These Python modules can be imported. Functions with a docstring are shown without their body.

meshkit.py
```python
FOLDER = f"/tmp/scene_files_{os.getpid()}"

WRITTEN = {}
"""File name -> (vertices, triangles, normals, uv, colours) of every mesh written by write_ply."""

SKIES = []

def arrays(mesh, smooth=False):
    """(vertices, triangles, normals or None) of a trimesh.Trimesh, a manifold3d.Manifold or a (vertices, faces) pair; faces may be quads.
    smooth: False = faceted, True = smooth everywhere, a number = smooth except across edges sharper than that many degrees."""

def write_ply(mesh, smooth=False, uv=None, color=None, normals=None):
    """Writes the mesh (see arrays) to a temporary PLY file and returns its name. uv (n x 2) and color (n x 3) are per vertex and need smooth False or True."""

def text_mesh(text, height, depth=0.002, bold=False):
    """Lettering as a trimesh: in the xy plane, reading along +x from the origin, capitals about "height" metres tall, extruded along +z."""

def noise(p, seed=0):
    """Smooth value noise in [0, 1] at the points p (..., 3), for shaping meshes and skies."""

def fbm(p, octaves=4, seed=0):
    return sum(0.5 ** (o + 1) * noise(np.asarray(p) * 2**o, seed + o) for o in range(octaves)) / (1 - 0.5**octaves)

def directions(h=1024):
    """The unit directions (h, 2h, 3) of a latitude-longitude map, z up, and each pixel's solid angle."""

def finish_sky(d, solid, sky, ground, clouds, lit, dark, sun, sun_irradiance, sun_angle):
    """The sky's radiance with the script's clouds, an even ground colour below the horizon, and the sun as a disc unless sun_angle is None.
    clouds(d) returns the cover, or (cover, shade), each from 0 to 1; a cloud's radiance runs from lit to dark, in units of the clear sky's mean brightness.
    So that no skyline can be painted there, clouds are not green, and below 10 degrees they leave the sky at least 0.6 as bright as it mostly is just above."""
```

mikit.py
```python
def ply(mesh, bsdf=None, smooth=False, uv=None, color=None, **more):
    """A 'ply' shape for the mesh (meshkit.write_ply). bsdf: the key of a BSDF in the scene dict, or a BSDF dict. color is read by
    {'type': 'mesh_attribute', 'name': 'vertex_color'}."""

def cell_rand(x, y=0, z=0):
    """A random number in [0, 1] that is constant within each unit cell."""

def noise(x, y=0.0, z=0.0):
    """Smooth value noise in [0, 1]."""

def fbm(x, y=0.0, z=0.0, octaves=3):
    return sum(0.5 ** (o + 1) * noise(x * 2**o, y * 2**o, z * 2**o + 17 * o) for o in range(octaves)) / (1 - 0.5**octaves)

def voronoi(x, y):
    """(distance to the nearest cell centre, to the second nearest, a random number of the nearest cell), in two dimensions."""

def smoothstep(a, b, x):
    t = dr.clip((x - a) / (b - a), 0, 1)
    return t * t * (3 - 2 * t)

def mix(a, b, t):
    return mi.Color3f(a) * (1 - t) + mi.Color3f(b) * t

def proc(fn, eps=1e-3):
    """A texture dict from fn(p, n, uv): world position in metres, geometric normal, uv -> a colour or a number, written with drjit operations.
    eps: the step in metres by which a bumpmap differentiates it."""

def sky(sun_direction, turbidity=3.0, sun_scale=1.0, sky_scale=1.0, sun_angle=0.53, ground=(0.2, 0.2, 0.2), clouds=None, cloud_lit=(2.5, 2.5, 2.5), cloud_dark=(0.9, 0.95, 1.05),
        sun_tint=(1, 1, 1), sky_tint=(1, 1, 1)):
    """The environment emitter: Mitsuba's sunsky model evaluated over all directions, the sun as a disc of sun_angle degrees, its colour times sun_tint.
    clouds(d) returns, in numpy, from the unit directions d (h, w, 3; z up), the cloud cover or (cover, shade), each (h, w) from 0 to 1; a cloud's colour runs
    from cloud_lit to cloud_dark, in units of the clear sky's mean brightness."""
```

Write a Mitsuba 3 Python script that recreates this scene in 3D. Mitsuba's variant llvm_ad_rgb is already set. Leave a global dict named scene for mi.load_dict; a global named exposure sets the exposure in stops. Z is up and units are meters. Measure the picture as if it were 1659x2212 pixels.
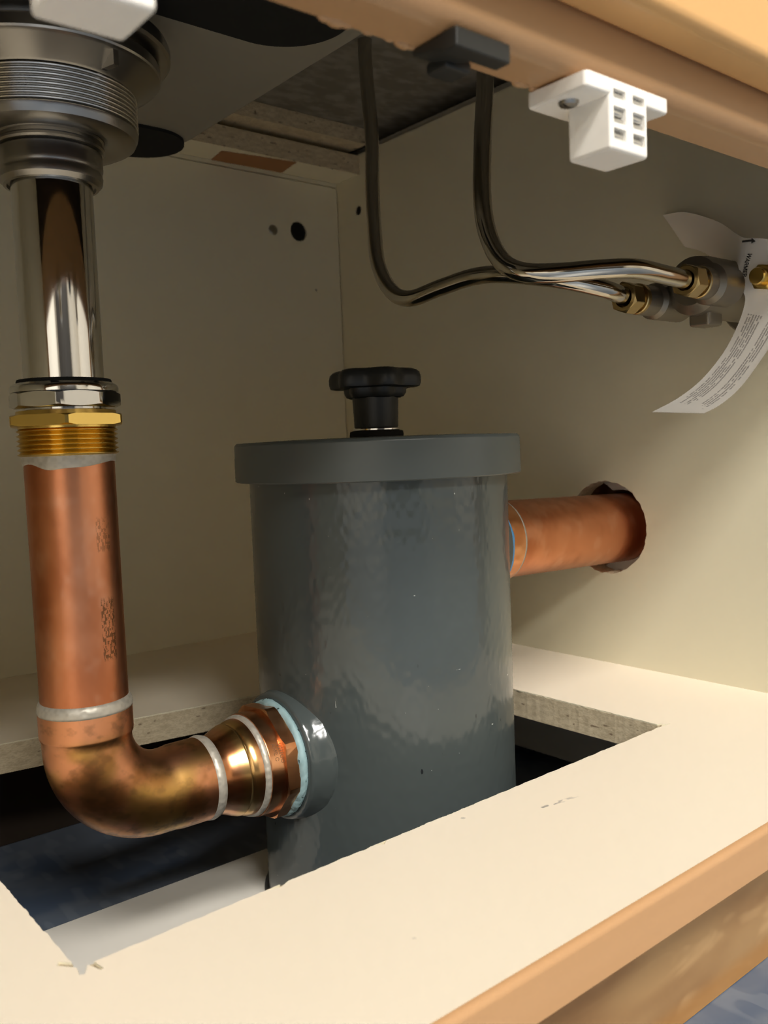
import math
import numpy as np
import trimesh
import manifold3d as m3
import shapely
from shapely.geometry import Polygon, Point, box as sbox
from scipy.interpolate import LinearNDInterpolator
import drjit as dr
import mitsuba as mi
import mikit
import meshkit
from mikit import proc, noise, fbm, smoothstep, mix, voronoi

T = mi.ScalarTransform4f
scene, labels = {}, {}
rng = np.random.default_rng(7)

# ------------------------------------------------------------------ camera, light, exposure
CAM = np.array([0.0, 0.0, 0.177])
FWD = np.array([0.63403661, 0.76978823, -0.0736455])
DOWN = np.array([-0.07643901, -0.03238055, -0.99654833])
scene['camera'] = {
    'type': 'thinlens', 'fov': 46.65, 'fov_axis': 'x', 'near_clip': 0.01, 'far_clip': 50.0,
    'aperture_radius': 0.0011, 'focus_distance': 0.47,
    'to_world': T().look_at(origin=CAM.tolist(), target=(CAM + FWD).tolist(), up=(-DOWN).tolist())}
exposure = 0.30
LAMP = (46.0, 44.6, 42.0)
LAMPS = [(-0.55, -1.60), (-0.55, -2.85)]


# ------------------------------------------------------------------ helpers
def add(key, mesh, mat, smooth=False, label=None, cat=None, group=None, kind=None, **kw):
    scene[key] = mikit.ply(mesh, mat, smooth, **kw)
    tag(key, label, cat, group, kind)
    return key


def tag(key, label=None, cat=None, group=None, kind=None):
    d = {k: v for k, v in dict(label=label, category=cat, group=group, kind=kind).items() if v}
    if d:
        labels[key] = {**labels.get(key, {}), **d}


def tm(man):
    m = man.to_mesh()
    return trimesh.Trimesh(m.vert_properties[:, :3], m.tri_verts, process=False)


def man(mesh):
    return m3.Manifold(m3.Mesh(np.asarray(mesh.vertices, np.float32), np.asarray(mesh.faces, np.uint32)))


def cat_(*ms):
    return trimesh.util.concatenate(list(ms))


def box(x0, x1, y0, y1, z0, z1):
    m = trimesh.creation.box(extents=(x1 - x0, y1 - y0, z1 - z0))
    m.apply_translation(((x0 + x1) / 2, (y0 + y1) / 2, (z0 + z1) / 2))
    return m


def rbox(x0, x1, y0, y1, z0, z1, r, seg=16):
    s = m3.Manifold.sphere(r, seg)
    pts = [s.translate((x, y, z)) for x in (x0 + r, x1 - r) for y in (y0 + r, y1 - r) for z in (z0 + r, z1 - r)]
    return m3.Manifold.batch_hull(pts)


def lathe(profile, axis='z', origin=(0, 0, 0), n=96, close=True):
    """Revolves (radius, along) points; along z or along x."""
    p = np.array(profile, float)
    if close:
        if p[0, 0] > 1e-6:
            p = np.vstack([[0, p[0, 1]], p])
        if p[-1, 0] > 1e-6:
            p = np.vstack([p, [0, p[-1, 1]]])
    a = np.arange(n) * 2 * np.pi / n
    v = np.stack([np.outer(p[:, 0], np.cos(a)), np.outer(p[:, 0], np.sin(a)), np.repeat(p[:, 1:2], n, 1)], -1).reshape(-1, 3)
    f = []
    for i in range(len(p) - 1):
        for j in range(n):
            k = (j + 1) % n
            a0, a1, b0, b1 = i * n + j, i * n + k, (i + 1) * n + j, (i + 1) * n + k
            if p[i, 0] > 1e-9:
                f.append((a0, a1, b1 if p[i + 1, 0] > 1e-9 else b0))
            if p[i + 1, 0] > 1e-9:
                f.append((a0, b1, b0))
    m = trimesh.Trimesh(v, f, process=False)
    m.merge_vertices()
    if m.volume < 0:
        m.invert()
    if axis == 'x':
        m.apply_transform(np.array([[0, 0, 1, 0], [1, 0, 0, 0], [0, 1, 0, 0], [0, 0, 0, 1.0]]))
    m.apply_translation(origin)
    return m


def prism(r, n, a0, a1, axis='z', origin=(0, 0, 0), turn=0.0, chamfer=0.0008):
    """A hex nut: intersection of a prism and a chamfered disc."""
    pr = m3.Manifold.cylinder(a1 - a0, r, r, n).rotate((0, 0, math.degrees(turn))).translate((0, 0, a0))
    rr = r * 0.985
    disc = man(lathe([(rr - chamfer * 2, a0), (rr, a0 + chamfer), (rr, a1 - chamfer), (rr - chamfer * 2, a1)], n=72))
    m = tm(pr ^ disc)
    if axis == 'x':
        m.apply_transform(np.array([[0, 0, 1, 0], [1, 0, 0, 0], [0, 1, 0, 0], [0, 0, 0, 1.0]]))
    m.apply_translation(origin)
    return m


def spline(points, n=20):
    """Centripetal-like Catmull-Rom through the points."""
    p = np.array(points, float)
    p = np.vstack([2 * p[0] - p[1], p, 2 * p[-1] - p[-2]])
    out = []
    for i in range(1, len(p) - 2):
        for t in np.linspace(0, 1, n, endpoint=False):
            a, b, c, d = p[i - 1:i + 3]
            out.append(0.5 * (2 * b + (c - a) * t + (2 * a - 5 * b + 4 * c - d) * t * t + (3 * b - a - 3 * c + d) * t ** 3))
    return np.array(out + [p[-2]])


def tube(path, r, n=32, wall=None):
    p = np.array(path, float)
    t = np.gradient(p, axis=0)
    t /= np.linalg.norm(t, axis=1, keepdims=True)
    u = np.cross(t[0], [0.3, 0.5, 0.1]); u /= np.linalg.norm(u)
    a = np.arange(n) * 2 * np.pi / n
    rr = np.broadcast_to(r, (len(p),))
    rings = []
    for i in range(len(p)):
        u = u - t[i] * (u @ t[i]); u /= np.linalg.norm(u)
        w = np.cross(t[i], u)
        rings.append(p[i] + rr[i] * (np.outer(np.cos(a), u) + np.outer(np.sin(a), w)))
    v = np.vstack(rings + [p[:1], p[-1:]])
    f = []
    L = len(p)
    for i in range(L - 1):
        for j in range(n):
            k = (j + 1) % n
            f += [(i * n + j, i * n + k, (i + 1) * n + k), (i * n + j, (i + 1) * n + k, (i + 1) * n + j)]
    for j in range(n):
        k = (j + 1) % n
        f += [(L * n, k, j), (L * n + 1, (L - 1) * n + j, (L - 1) * n + k)]
    m = trimesh.Trimesh(v, f, process=False)
    if m.volume < 0:
        m.invert()
    return m


def extrude(poly, z0, z1):
    ms = [trimesh.creation.extrude_polygon(g, z1 - z0, engine='earcut') for g in getattr(poly, 'geoms', [poly])]
    m = cat_(*ms)
    m.apply_translation((0, 0, z0))
    return m


def yz_panel(poly, x0, x1):
    """A polygon given in (y, z), extruded along x."""
    m = extrude(poly, x0, x1)
    m.apply_transform(np.array([[0, 0, 1, 0], [1, 0, 0, 0], [0, 1, 0, 0], [0, 0, 0, 1.0]]))
    return m


def xz_panel(poly, y0, y1):
    """A polygon given in (x, z), extruded along y."""
    m = extrude(poly, -y1, -y0)
    m.apply_transform(np.array([[1, 0, 0, 0], [0, 0, -1, 0], [0, 1, 0, 0], [0, 0, 0, 1.0]]))
    return m


def ragged(points, step, amp, seed, closed=True):
    """A closed outline resampled and roughened like a saw cut."""
    p = np.array(points + points[:1], float)
    out = []
    for a, b in zip(p[:-1], p[1:]):
        n = max(2, int(np.linalg.norm(b - a) / step))
        for t in np.arange(n) / n:
            out.append(a + (b - a) * t)
    out = np.array(out)
    q = np.c_[out, np.zeros(len(out))]
    d = np.stack([meshkit.fbm(q * 260, 3, seed) - 0.5, meshkit.fbm(q * 260, 3, seed + 9) - 0.5], 1)
    return out + d * 2 * amp


# ------------------------------------------------------------------ materials
def mat(name, bsdf, two=True):
    scene[name] = {'type': 'twosided', 'bsdf': bsdf} if two else bsdf


def rgb(*c):
    return {'type': 'rgb', 'value': list(c)}


def pr(base, rough=0.5, metal=0.0, spec=0.5, **kw):
    return {'type': 'principled', 'base_color': base if isinstance(base, dict) else rgb(*base), 'roughness': rough, 'metallic': metal, 'specular': spec, **kw}


def bump(b, fn, scale, eps=3e-4):
    return {'type': 'bumpmap', 'nested_bsdf': b, 'scale': scale, 'tex': proc(fn, eps)}


def f_laminate(p, n, uv):
    x, y, z = p.x, p.y, p.z
    c = mix((0.68, 0.632, 0.475), (0.66, 0.612, 0.455), fbm(x * 9, y * 9, z * 9))
    top = dr.select((n.z > 0.7) & (z > -0.004) & (z < 0.004), 1.0, 0.0)
    c = dr.select(top > 0.5, mix((0.715, 0.635, 0.510), (0.70, 0.62, 0.495), fbm(x * 9, y * 9, 0.0)), c)
    # scuff and specks on the cabinet floor, where the saw was set down
    t = (x - 0.317) / 0.026
    yy = y - (0.2785 - 0.0035 * t) - 0.0008 * (noise(x * 300) - 0.5)
    m = smoothstep(0.0020, 0.0003, dr.abs(yy)) * smoothstep(-0.1, 0.15, t) * smoothstep(1.15, 0.6, t) * smoothstep(0.35, 0.62, noise(x * 420, y * 500))
    d = dr.sqrt(dr.square(x - 0.2852) + dr.square(y - 0.2962))
    m = dr.maximum(m, smoothstep(0.0016, 0.0006, d) * 0.6)
    d = dr.sqrt(dr.square(x - 0.20) + dr.square(y - 0.235))
    m = dr.maximum(m, smoothstep(0.0012, 0.0004, d) * 0.3)
    return mix(c, (0.20, 0.19, 0.18), m * 0.75 * top)


def f_chip(p, n, uv):
    x, y, z = p.x, p.y, p.z
    a = noise(x * 900, y * 900, z * 1400)
    b = fbm(x * 220, y * 220, z * 420)
    c = mix((0.43, 0.355, 0.235), (0.57, 0.485, 0.34), smoothstep(0.25, 0.75, a * 0.4 + b * 0.6))
    return mix(c, (0.16, 0.11, 0.07), smoothstep(0.84, 0.93, noise(x * 200 + 4, y * 200, z * 420)) * 0.8)


def f_chip_h(p, n, uv):
    return fbm(p.x * 500, p.y * 500, p.z * 800)


def f_maple(p, n, uv):
    g = fbm(p.x * 6, p.y * 70, p.z * 90, 4)
    return mix((0.455, 0.262, 0.128), (0.41, 0.23, 0.106), g)


def f_ply(p, n, uv):
    x, z = p.x, p.z
    w = fbm(x * 14, 3.1, z * 40, 3)
    w2 = fbm(x * 30 + w * 3, 7.7, z * 75, 3)
    c = mix((0.31, 0.185, 0.080), (0.22, 0.115, 0.045), smoothstep(0.3, 0.75, w))
    c = mix(c, (0.42, 0.265, 0.125), smoothstep(0.48, 0.72, w2) * 0.6)
    return mix(c, (0.30, 0.14, 0.035), smoothstep(-0.096, -0.106, z) * 0.7)


def f_room_floor(p, n, uv):
    x, y = p.x, p.y
    a = fbm(x * 30, y * 30, 0.0, 4)
    b = fbm(x * 9 + a * 2, y * 24, 2.0, 3)
    c = mix((0.080, 0.110, 0.165), (0.135, 0.160, 0.200), smoothstep(0.3, 0.7, b))
    return mix(c, (0.26, 0.29, 0.32), smoothstep(0.6, 0.8, noise(x * 140, y * 60)) * 0.2)


def f_counter_under(p, n, uv):
    a = fbm(p.x * 70, p.y * 120, p.z * 40, 4)
    return mix((0.15, 0.14, 0.115), (0.215, 0.205, 0.18), smoothstep(0.35, 0.7, a))


def f_copper(p, n, uv):
    x, y, z = p.x, p.y, p.z
    a = fbm(x * 45, y * 45, z * 28, 4)
    b = fbm(x * 110 + 5, y * 110, z * 70, 3)
    c = mix((0.70, 0.285, 0.145), (0.52, 0.18, 0.08), smoothstep(0.35, 0.7, a))
    c = mix(c, (0.85, 0.47, 0.31), smoothstep(0.52, 0.78, b) * 0.28)
    # printed pipe marking: broken dark characters running down the upright pipe
    ang = dr.atan2(y - 0.4249, x - 0.1563)
    s = (ang + 1.25) * 0.0206
    near = dr.select((dr.abs(x - 0.1563) < 0.023) & (dr.abs(y - 0.4249) < 0.023), 1.0, 0.0)
    up = smoothstep(0.080, 0.083, z) * smoothstep(0.112, 0.108, z) + 0.55 * smoothstep(0.132, 0.134, z) * smoothstep(0.150, 0.146, z)
    glyph = smoothstep(0.52, 0.62, mikit.cell_rand(s * 1400, z * 620) * 0.6 + noise(s * 2300, z * 900) * 0.5)
    return mix(c, (0.10, 0.06, 0.03), near * up * glyph * smoothstep(0.0042, 0.0034, dr.abs(s)) * 0.75)


def f_copper_burnt(p, n, uv):
    x, y, z = p.x, p.y, p.z
    a = fbm(x * 60, y * 60, z * 60, 4)
    b = fbm(x * 260, y * 260, z * 260, 3)
    c = mix((0.74, 0.33, 0.17), (0.42, 0.185, 0.07), smoothstep(0.36, 0.62, a) * smoothstep(0.050, 0.036, z))
    c = mix(c, (0.55, 0.34, 0.09), smoothstep(0.5, 0.7, fbm(x * 38 + 3, y * 38, z * 38, 2)) * 0.75 * smoothstep(0.048, 0.036, z))
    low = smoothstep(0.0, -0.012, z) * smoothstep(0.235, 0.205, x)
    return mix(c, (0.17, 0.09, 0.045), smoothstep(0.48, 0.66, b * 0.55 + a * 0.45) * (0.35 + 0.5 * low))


def f_copper_fit(p, n, uv):
    x, y, z = p.x, p.y, p.z
    a = fbm(x * 50, y * 90, z * 90, 3)
    c = mix((0.82, 0.42, 0.22), (0.55, 0.225, 0.095), smoothstep(0.35, 0.68, a))
    return mix(c, (0.70, 0.50, 0.18), smoothstep(0.007, 0.002, dr.abs(x - 0.2335)) * 0.6)


def f_pvc(p, n, uv):
    x, y, z = p.x, p.y, p.z
    c = mix((0.056, 0.068, 0.067), (0.049, 0.059, 0.060), fbm(x * 20, y * 20, z * 20))
    v = noise(x * 420, y * 420, z * 300)
    sp = smoothstep(0.965, 0.98, v)
    c = mix(c, (0.5, 0.52, 0.5), sp * 0.6)
    dk = smoothstep(0.952, 0.97, noise(x * 260 + 9, y * 260, z * 120))
    return mix(c, (0.015, 0.018, 0.02), dk * smoothstep(0.1, 0.0, z))


def f_pvc_h(p, n, uv):
    a = fbm(p.x * 130, p.y * 130, p.z * 60, 2)
    return a * 0.6 + 0.4 * noise(p.x * 420, p.y * 420, p.z * 210)


def f_solder(p, n, uv):
    a = noise(p.x * 600, p.y * 600, p.z * 600)
    return mix((0.46, 0.43, 0.37), (0.40, 0.375, 0.32), smoothstep(0.4, 0.9, a))


def f_putty(p, n, uv):
    a = noise(p.x * 700, p.y * 500, p.z * 500)
    c = mix((0.27, 0.40, 0.42), (0.20, 0.31, 0.33), fbm(p.x * 300, p.y * 200, p.z * 200))
    return mix(c, (0.03, 0.06, 0.06), smoothstep(0.86, 0.93, a))


def f_tag(p, n, uv):
    """Paper tag: u runs across (0..1), v along the lower leaf (0..1); two columns of small print."""
    u, v = uv.x, uv.y
    ink = mi.Float(0)
    for (u0, u1, lines, v0, v1, k) in ((0.12, 0.47, 6, 0.10, 0.86, 0), (0.62, 0.86, 4, 0.14, 0.93, 5)):
        t = (u - u0) / (u1 - u0) * lines
        row = dr.floor(t)
        inside = dr.select((t > 0) & (t < lines) & (v > v0) & (v < v1 - 0.13 * mikit.cell_rand(row, k + 3)), 1.0, 0.0)
        f = t - row
        body = smoothstep(0.12, 0.22, f) * smoothstep(0.80, 0.70, f)
        words = smoothstep(0.22, 0.30, noise(v * 58, row * 7.3 + k))
        letters = 0.45 + 0.55 * smoothstep(0.25, 0.5, noise(v * 420, row * 13.1 + k, f * 3))
        ink = ink + inside * body * words * letters
    return mix((0.82, 0.79, 0.74), (0.16, 0.14, 0.13), dr.minimum(ink, 1) * 0.72)


def f_rail_h(p, n, uv):
    return fbm(p.x * 8, p.y * 160, p.z * 200)


mat('laminate', pr(proc(f_laminate), 0.42, spec=0.4))
mat('chipboard', bump(pr(proc(f_chip), 0.9, spec=0.1), f_chip_h, 0.0002))
mat('maple', pr(proc(f_maple), 0.38, spec=0.5))
mat('maple_front_lit', pr((0.60, 0.34, 0.130), 0.38, spec=0.5))  # maple lightened to stand for the stronger light on the drawer front
mat('plywood', pr(proc(f_ply), 0.42, spec=0.5))
mat('floor_vinyl', pr(proc(f_room_floor), 0.33, spec=0.5))
mat('counter_under', pr(proc(f_counter_under), 0.85, spec=0.2))
mat('counter_top', pr((0.30, 0.29, 0.27), 0.4))
mat('room_paint', pr((0.66, 0.61, 0.52), 0.8, spec=0.2))
mat('ceiling_paint', pr((0.80, 0.77, 0.70), 0.9, spec=0.1))
mat('sink_steel', pr((0.20, 0.185, 0.145), 0.6, metal=0.2))
mat('black_rubber', pr((0.012, 0.012, 0.011), 0.85, spec=0.15))
mat('black_plastic', pr((0.016, 0.017, 0.016), 0.42, spec=0.4))
mat('chrome', pr((0.68, 0.68, 0.67), 0.07, metal=1.0))
mat('satin_steel', pr((0.34, 0.33, 0.31), 0.27, metal=1.0))
mat('lit_thread_steel', pr((0.74, 0.72, 0.68), 0.24, metal=1.0))  # steel lightened to stand for light caught on the thread crests
mat('tube_steel', pr((0.50, 0.47, 0.41), 0.09, metal=1.0))
mat('dull_brass', pr((0.50, 0.37, 0.17), 0.30, metal=1.0))
mat('brass', pr((0.74, 0.52, 0.15), 0.20, metal=1.0))
mat('valve_metal', pr((0.22, 0.195, 0.155), 0.42, metal=0.85))
mat('copper', pr(proc(f_copper), 0.33, metal=1.0))
mat('copper_burnt', pr(proc(f_copper_burnt), 0.34, metal=1.0))
mat('copper_fitting', pr(proc(f_copper_fit), 0.23, metal=1.0))
mat('solder', bump(pr(proc(f_solder), 0.45, metal=0.45), lambda p, n, uv: noise(p.x * 500, p.y * 500, p.z * 500), 0.0003))
mat('pvc', bump(pr(proc(f_pvc), 0.17, spec=0.55), f_pvc_h, 0.00050))
mat('pvc_lid', pr((0.062, 0.073, 0.071), 0.36, spec=0.5))
mat('putty', pr(proc(f_putty), 0.6))
mat('blue_putty', pr((0.07, 0.26, 0.52), 0.5))
mat('white_plastic', pr((0.80, 0.77, 0.71), 0.30, spec=0.5))
mat('paper', pr(proc(f_tag), 0.75, spec=0.2))
mat('ink', pr((0.02, 0.018, 0.016), 0.7))
mat('stamp', pr((0.16, 0.07, 0.03), 0.6, metal=0.4))
mat('brown_tape', pr((0.30, 0.135, 0.05), 0.6))
mat('added_locker_paint', pr((0.032, 0.029, 0.026), 0.6, spec=0.2))
mat('dark_brown', pr((0.035, 0.025, 0.018), 0.8, spec=0.1))
mat('board_white', pr((0.62, 0.59, 0.53), 0.5, spec=0.3))
mat('dark_void', pr((0.03, 0.028, 0.025), 0.9, spec=0.05))
mat('screw_steel', pr((0.35, 0.33, 0.28), 0.35, metal=1.0))

# ------------------------------------------------------------------ the room
ZF = -0.112
X0, X1, Y0, Y1, ZC = -2.4, 2.2, -3.6, 0.775, 2.30
add('floor', box(X0, X1, Y0, Y1, ZF - 0.05, ZF), 'floor_vinyl', kind='structure', label='blue grey marbled sheet floor of the room')
add('ceiling', box(X0, X1, Y0, Y1, ZC, ZC + 0.05), 'ceiling_paint', kind='structure')
add('wall_back', box(X0, X1, Y1, Y1 + 0.05, ZF, ZC), 'room_paint', kind='structure')
add('wall_front', box(X0, X1, Y0 - 0.05, Y0, ZF, ZC), 'room_paint', kind='structure')
add('wall_left', box(X0 - 0.05, X0, Y0, Y1, ZF, ZC), 'room_paint', kind='structure')
add('wall_right', box(X1, X1 + 0.05, Y0, Y1, ZF, ZC), 'room_paint', kind='structure')
for i, (lx, ly) in enumerate(LAMPS):
    k = 'ceiling_light' + ('_%03d' % i if i else '')
    fr = man(box(lx - 0.62, lx + 0.62, ly - 0.32, ly + 0.32, ZC - 0.03, ZC - 0.002)) - man(box(lx - 0.59, lx + 0.59, ly - 0.29, ly + 0.29, ZC - 0.04, ZC - 0.012))
    add(k + '__frame', tm(fr), 'white_plastic')
    d = trimesh.Trimesh([[lx - 0.59, ly - 0.29, ZC - 0.02], [lx - 0.59, ly + 0.29, ZC - 0.02], [lx + 0.59, ly + 0.29, ZC - 0.02], [lx + 0.59, ly - 0.29, ZC - 0.02]], [[0, 1, 2], [0, 2, 3]], process=False)
    add(k + '__diffuser', d, 'white_plastic', emitter={'type': 'area', 'radiance': rgb(*LAMP)})
    tag(k, ['flat ceiling light panel nearest the sink cabinet', 'flat ceiling light panel farther into the room'][i], 'ceiling light')

def locker(key, x0, x1, y0, y1, label):
    add(key + '__body', box(x0, x1, y0, y1, ZF + 0.0005, 1.95), 'added_locker_paint')
    if x1 - x0 > y1 - y0:
        d = [box(x0 + 0.01 + i * (x1 - x0) / 4, x0 - 0.01 + (i + 1) * (x1 - x0) / 4, y1, y1 + 0.018, ZF + 0.06, 1.93) for i in range(4)]
    else:
        d = [box(x1, x1 + 0.018, y0 + 0.01 + i * (y1 - y0) / 4, y0 - 0.01 + (i + 1) * (y1 - y0) / 4, ZF + 0.06, 1.93) for i in range(4)]
    for i, m in enumerate(d):
        add(key + '__door' + ('_%03d' % i if i else ''), m, 'added_locker_paint')
    tag(key, label, 'locker')


locker('added_dark_locker', -1.95, 0.25, Y0 + 0.001, Y0 + 0.45, 'added unseen dark locker with four doors, cuts room light and shapes reflections')  # unseen, added to dim ambient light and put dark bands in reflections

# ------------------------------------------------------------------ cabinet carcass
CX0, CX1 = -0.265, 0.574          # inner faces of the sides
YB = 0.753                        # inner face of the back
YF = 0.187                        # face of the frame

hole = [(0.1021, 0.3015), (0.467, 0.3066), (0.467, 0.5345), (0.1021, 0.587)]
hp = Polygon(ragged(hole, 0.0016, 0.0007, 3)).buffer(0)
hp_core = Polygon(ragged(hole, 0.0016, 0.0004, 5)).buffer(-0.0001).buffer(0)


def nick(pts):
    return Polygon(pts)


nicks = shapely.union_all([
    nick([(0.4655, 0.3060), (0.4742, 0.3054), (0.4668, 0.3085)]), nick([(0.4655, 0.3075), (0.4712, 0.3089), (0.4660, 0.3110)]),
    nick([(0.1030, 0.3010), (0.0975, 0.3082), (0.0990, 0.3100), (0.1035, 0.3050)]), nick([(0.1025, 0.3030), (0.1012, 0.2972), (0.1030, 0.2962), (0.1062, 0.3020)]),
    nick([(0.1055, 0.3020), (0.1080, 0.2950), (0.1092, 0.2952), (0.1082, 0.3020)]),
    nick([(0.180, 0.3020), (0.186, 0.3005), (0.191, 0.3030)]), nick([(0.2370, 0.3025), (0.2410, 0.3012), (0.2440, 0.3035)])])
deck = sbox(CX0, 0.196, CX1, YB)
add('sink_cabinet__floor_panel', extrude(deck.difference(hp.union(nicks)), -0.0008, 0.0), 'laminate', label='white laminate cabinet floor with a rough rectangular cutout')
core = extrude(deck.difference(hp_core.union(nicks.buffer(-0.0003))), -0.0192, -0.0008)
add('sink_cabinet__floor_panel__cut_edge', core, 'chipboard', smooth=50, label='raw particleboard edge of the cutout')

# back panel, with a round hole closed by a black disc
bp = sbox(CX0, -0.02, CX1 - 0.0011, 0.4449).difference(Point(0.5231, 0.3955).buffer(0.0098, 24))
add('sink_cabinet__back_panel', xz_panel(bp, YB, YB + 0.018), 'laminate')
add('sink_cabinet__nailer', box(CX0, CX1 - 0.0002, YB + 0.0012, YB + 0.018, 0.4462, 0.49), 'laminate')
pl = lathe([(0.0070, -0.0006), (0.0094, 0.0), (0.0097, 0.004)], n=40)
pl.apply_transform(np.array([[1, 0, 0, 0.5231], [0, 0, 1, YB + 0.0016], [0, -1, 0, 0.3955], [0, 0, 0, 1.0]]))
add('sink_cabinet__hole_black_disc', pl, 'black_rubber', smooth=40, label='black disc in a round hole')
pl = lathe([(0.0045, 0.0), (0.0045, 0.004)], axis='x', origin=(CX1 + 0.0012, 0.7193, 0.4153), n=24)
add('sink_cabinet__hole_black_disc_001', pl, 'black_rubber', label='black disc standing for the shade in a small shelf pin hole')  # black disc stands for the shade inside the open pin hole
screw = lathe([(0.0036, 0.0), (0.0050, 0.0006), (0.0050, 0.0016)], n=32)
sc = man(screw) - man(box(-0.0028, 0.0028, -0.0006, 0.0006, -0.001, 0.0007)) - man(box(-0.0006, 0.0006, -0.0028, 0.0028, -0.001, 0.0007))
sm = tm(sc)
sm.apply_transform(np.array([[1, 0, 0, 0.4928], [0, 0, 1, YB - 0.0009], [0, -1, 0, 0.3931], [0, 0, 0, 1.0]]))
add('sink_cabinet__screw', sm, 'screw_steel')
sp = lathe([(0.0012, 0.0), (0.0018, 0.0008)], n=16)
sp.apply_transform(np.array([[1, 0, 0, 0.5417], [0, 0, 1, YB - 0.0004], [0, -1, 0, 0.3387], [0, 0, 0, 1.0]]))
add('sink_cabinet__screw_001', sp, 'screw_steel')

# right side panel, with the rough outlet hole and a small line-bore hole
OY, OZ = 0.4245, 0.1072
th = np.arange(150) * 2 * np.pi / 150
q3 = np.c_[np.cos(th) * 3, np.sin(th) * 3, th * 0]
rr = 0.0362 + 0.0022 * (meshkit.fbm(q3 * 4, 3, 11) - 0.5)
outer = Polygon(np.c_[OY + rr * np.cos(th), OZ + rr * np.sin(th)])
rp = sbox(0.196, -0.02, 0.771, 0.4695).difference(outer).difference(Point(0.7193, 0.4153).buffer(0.0046, 20))
add('sink_cabinet__side_panel', yz_panel(rp, CX1, CX1 + 0.0007), 'laminate')
add('sink_cabinet__side_panel__core', yz_panel(rp.buffer(-0.0002), CX1 + 0.0007, CX1 + 0.018), 'chipboard', label='raw particleboard core seen in the pipe hole')
add('sink_cabinet__side_panel_001', box(CX0 - 0.018, CX0, 0.196, 0.771, -0.02, 0.4695), 'laminate')

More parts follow.
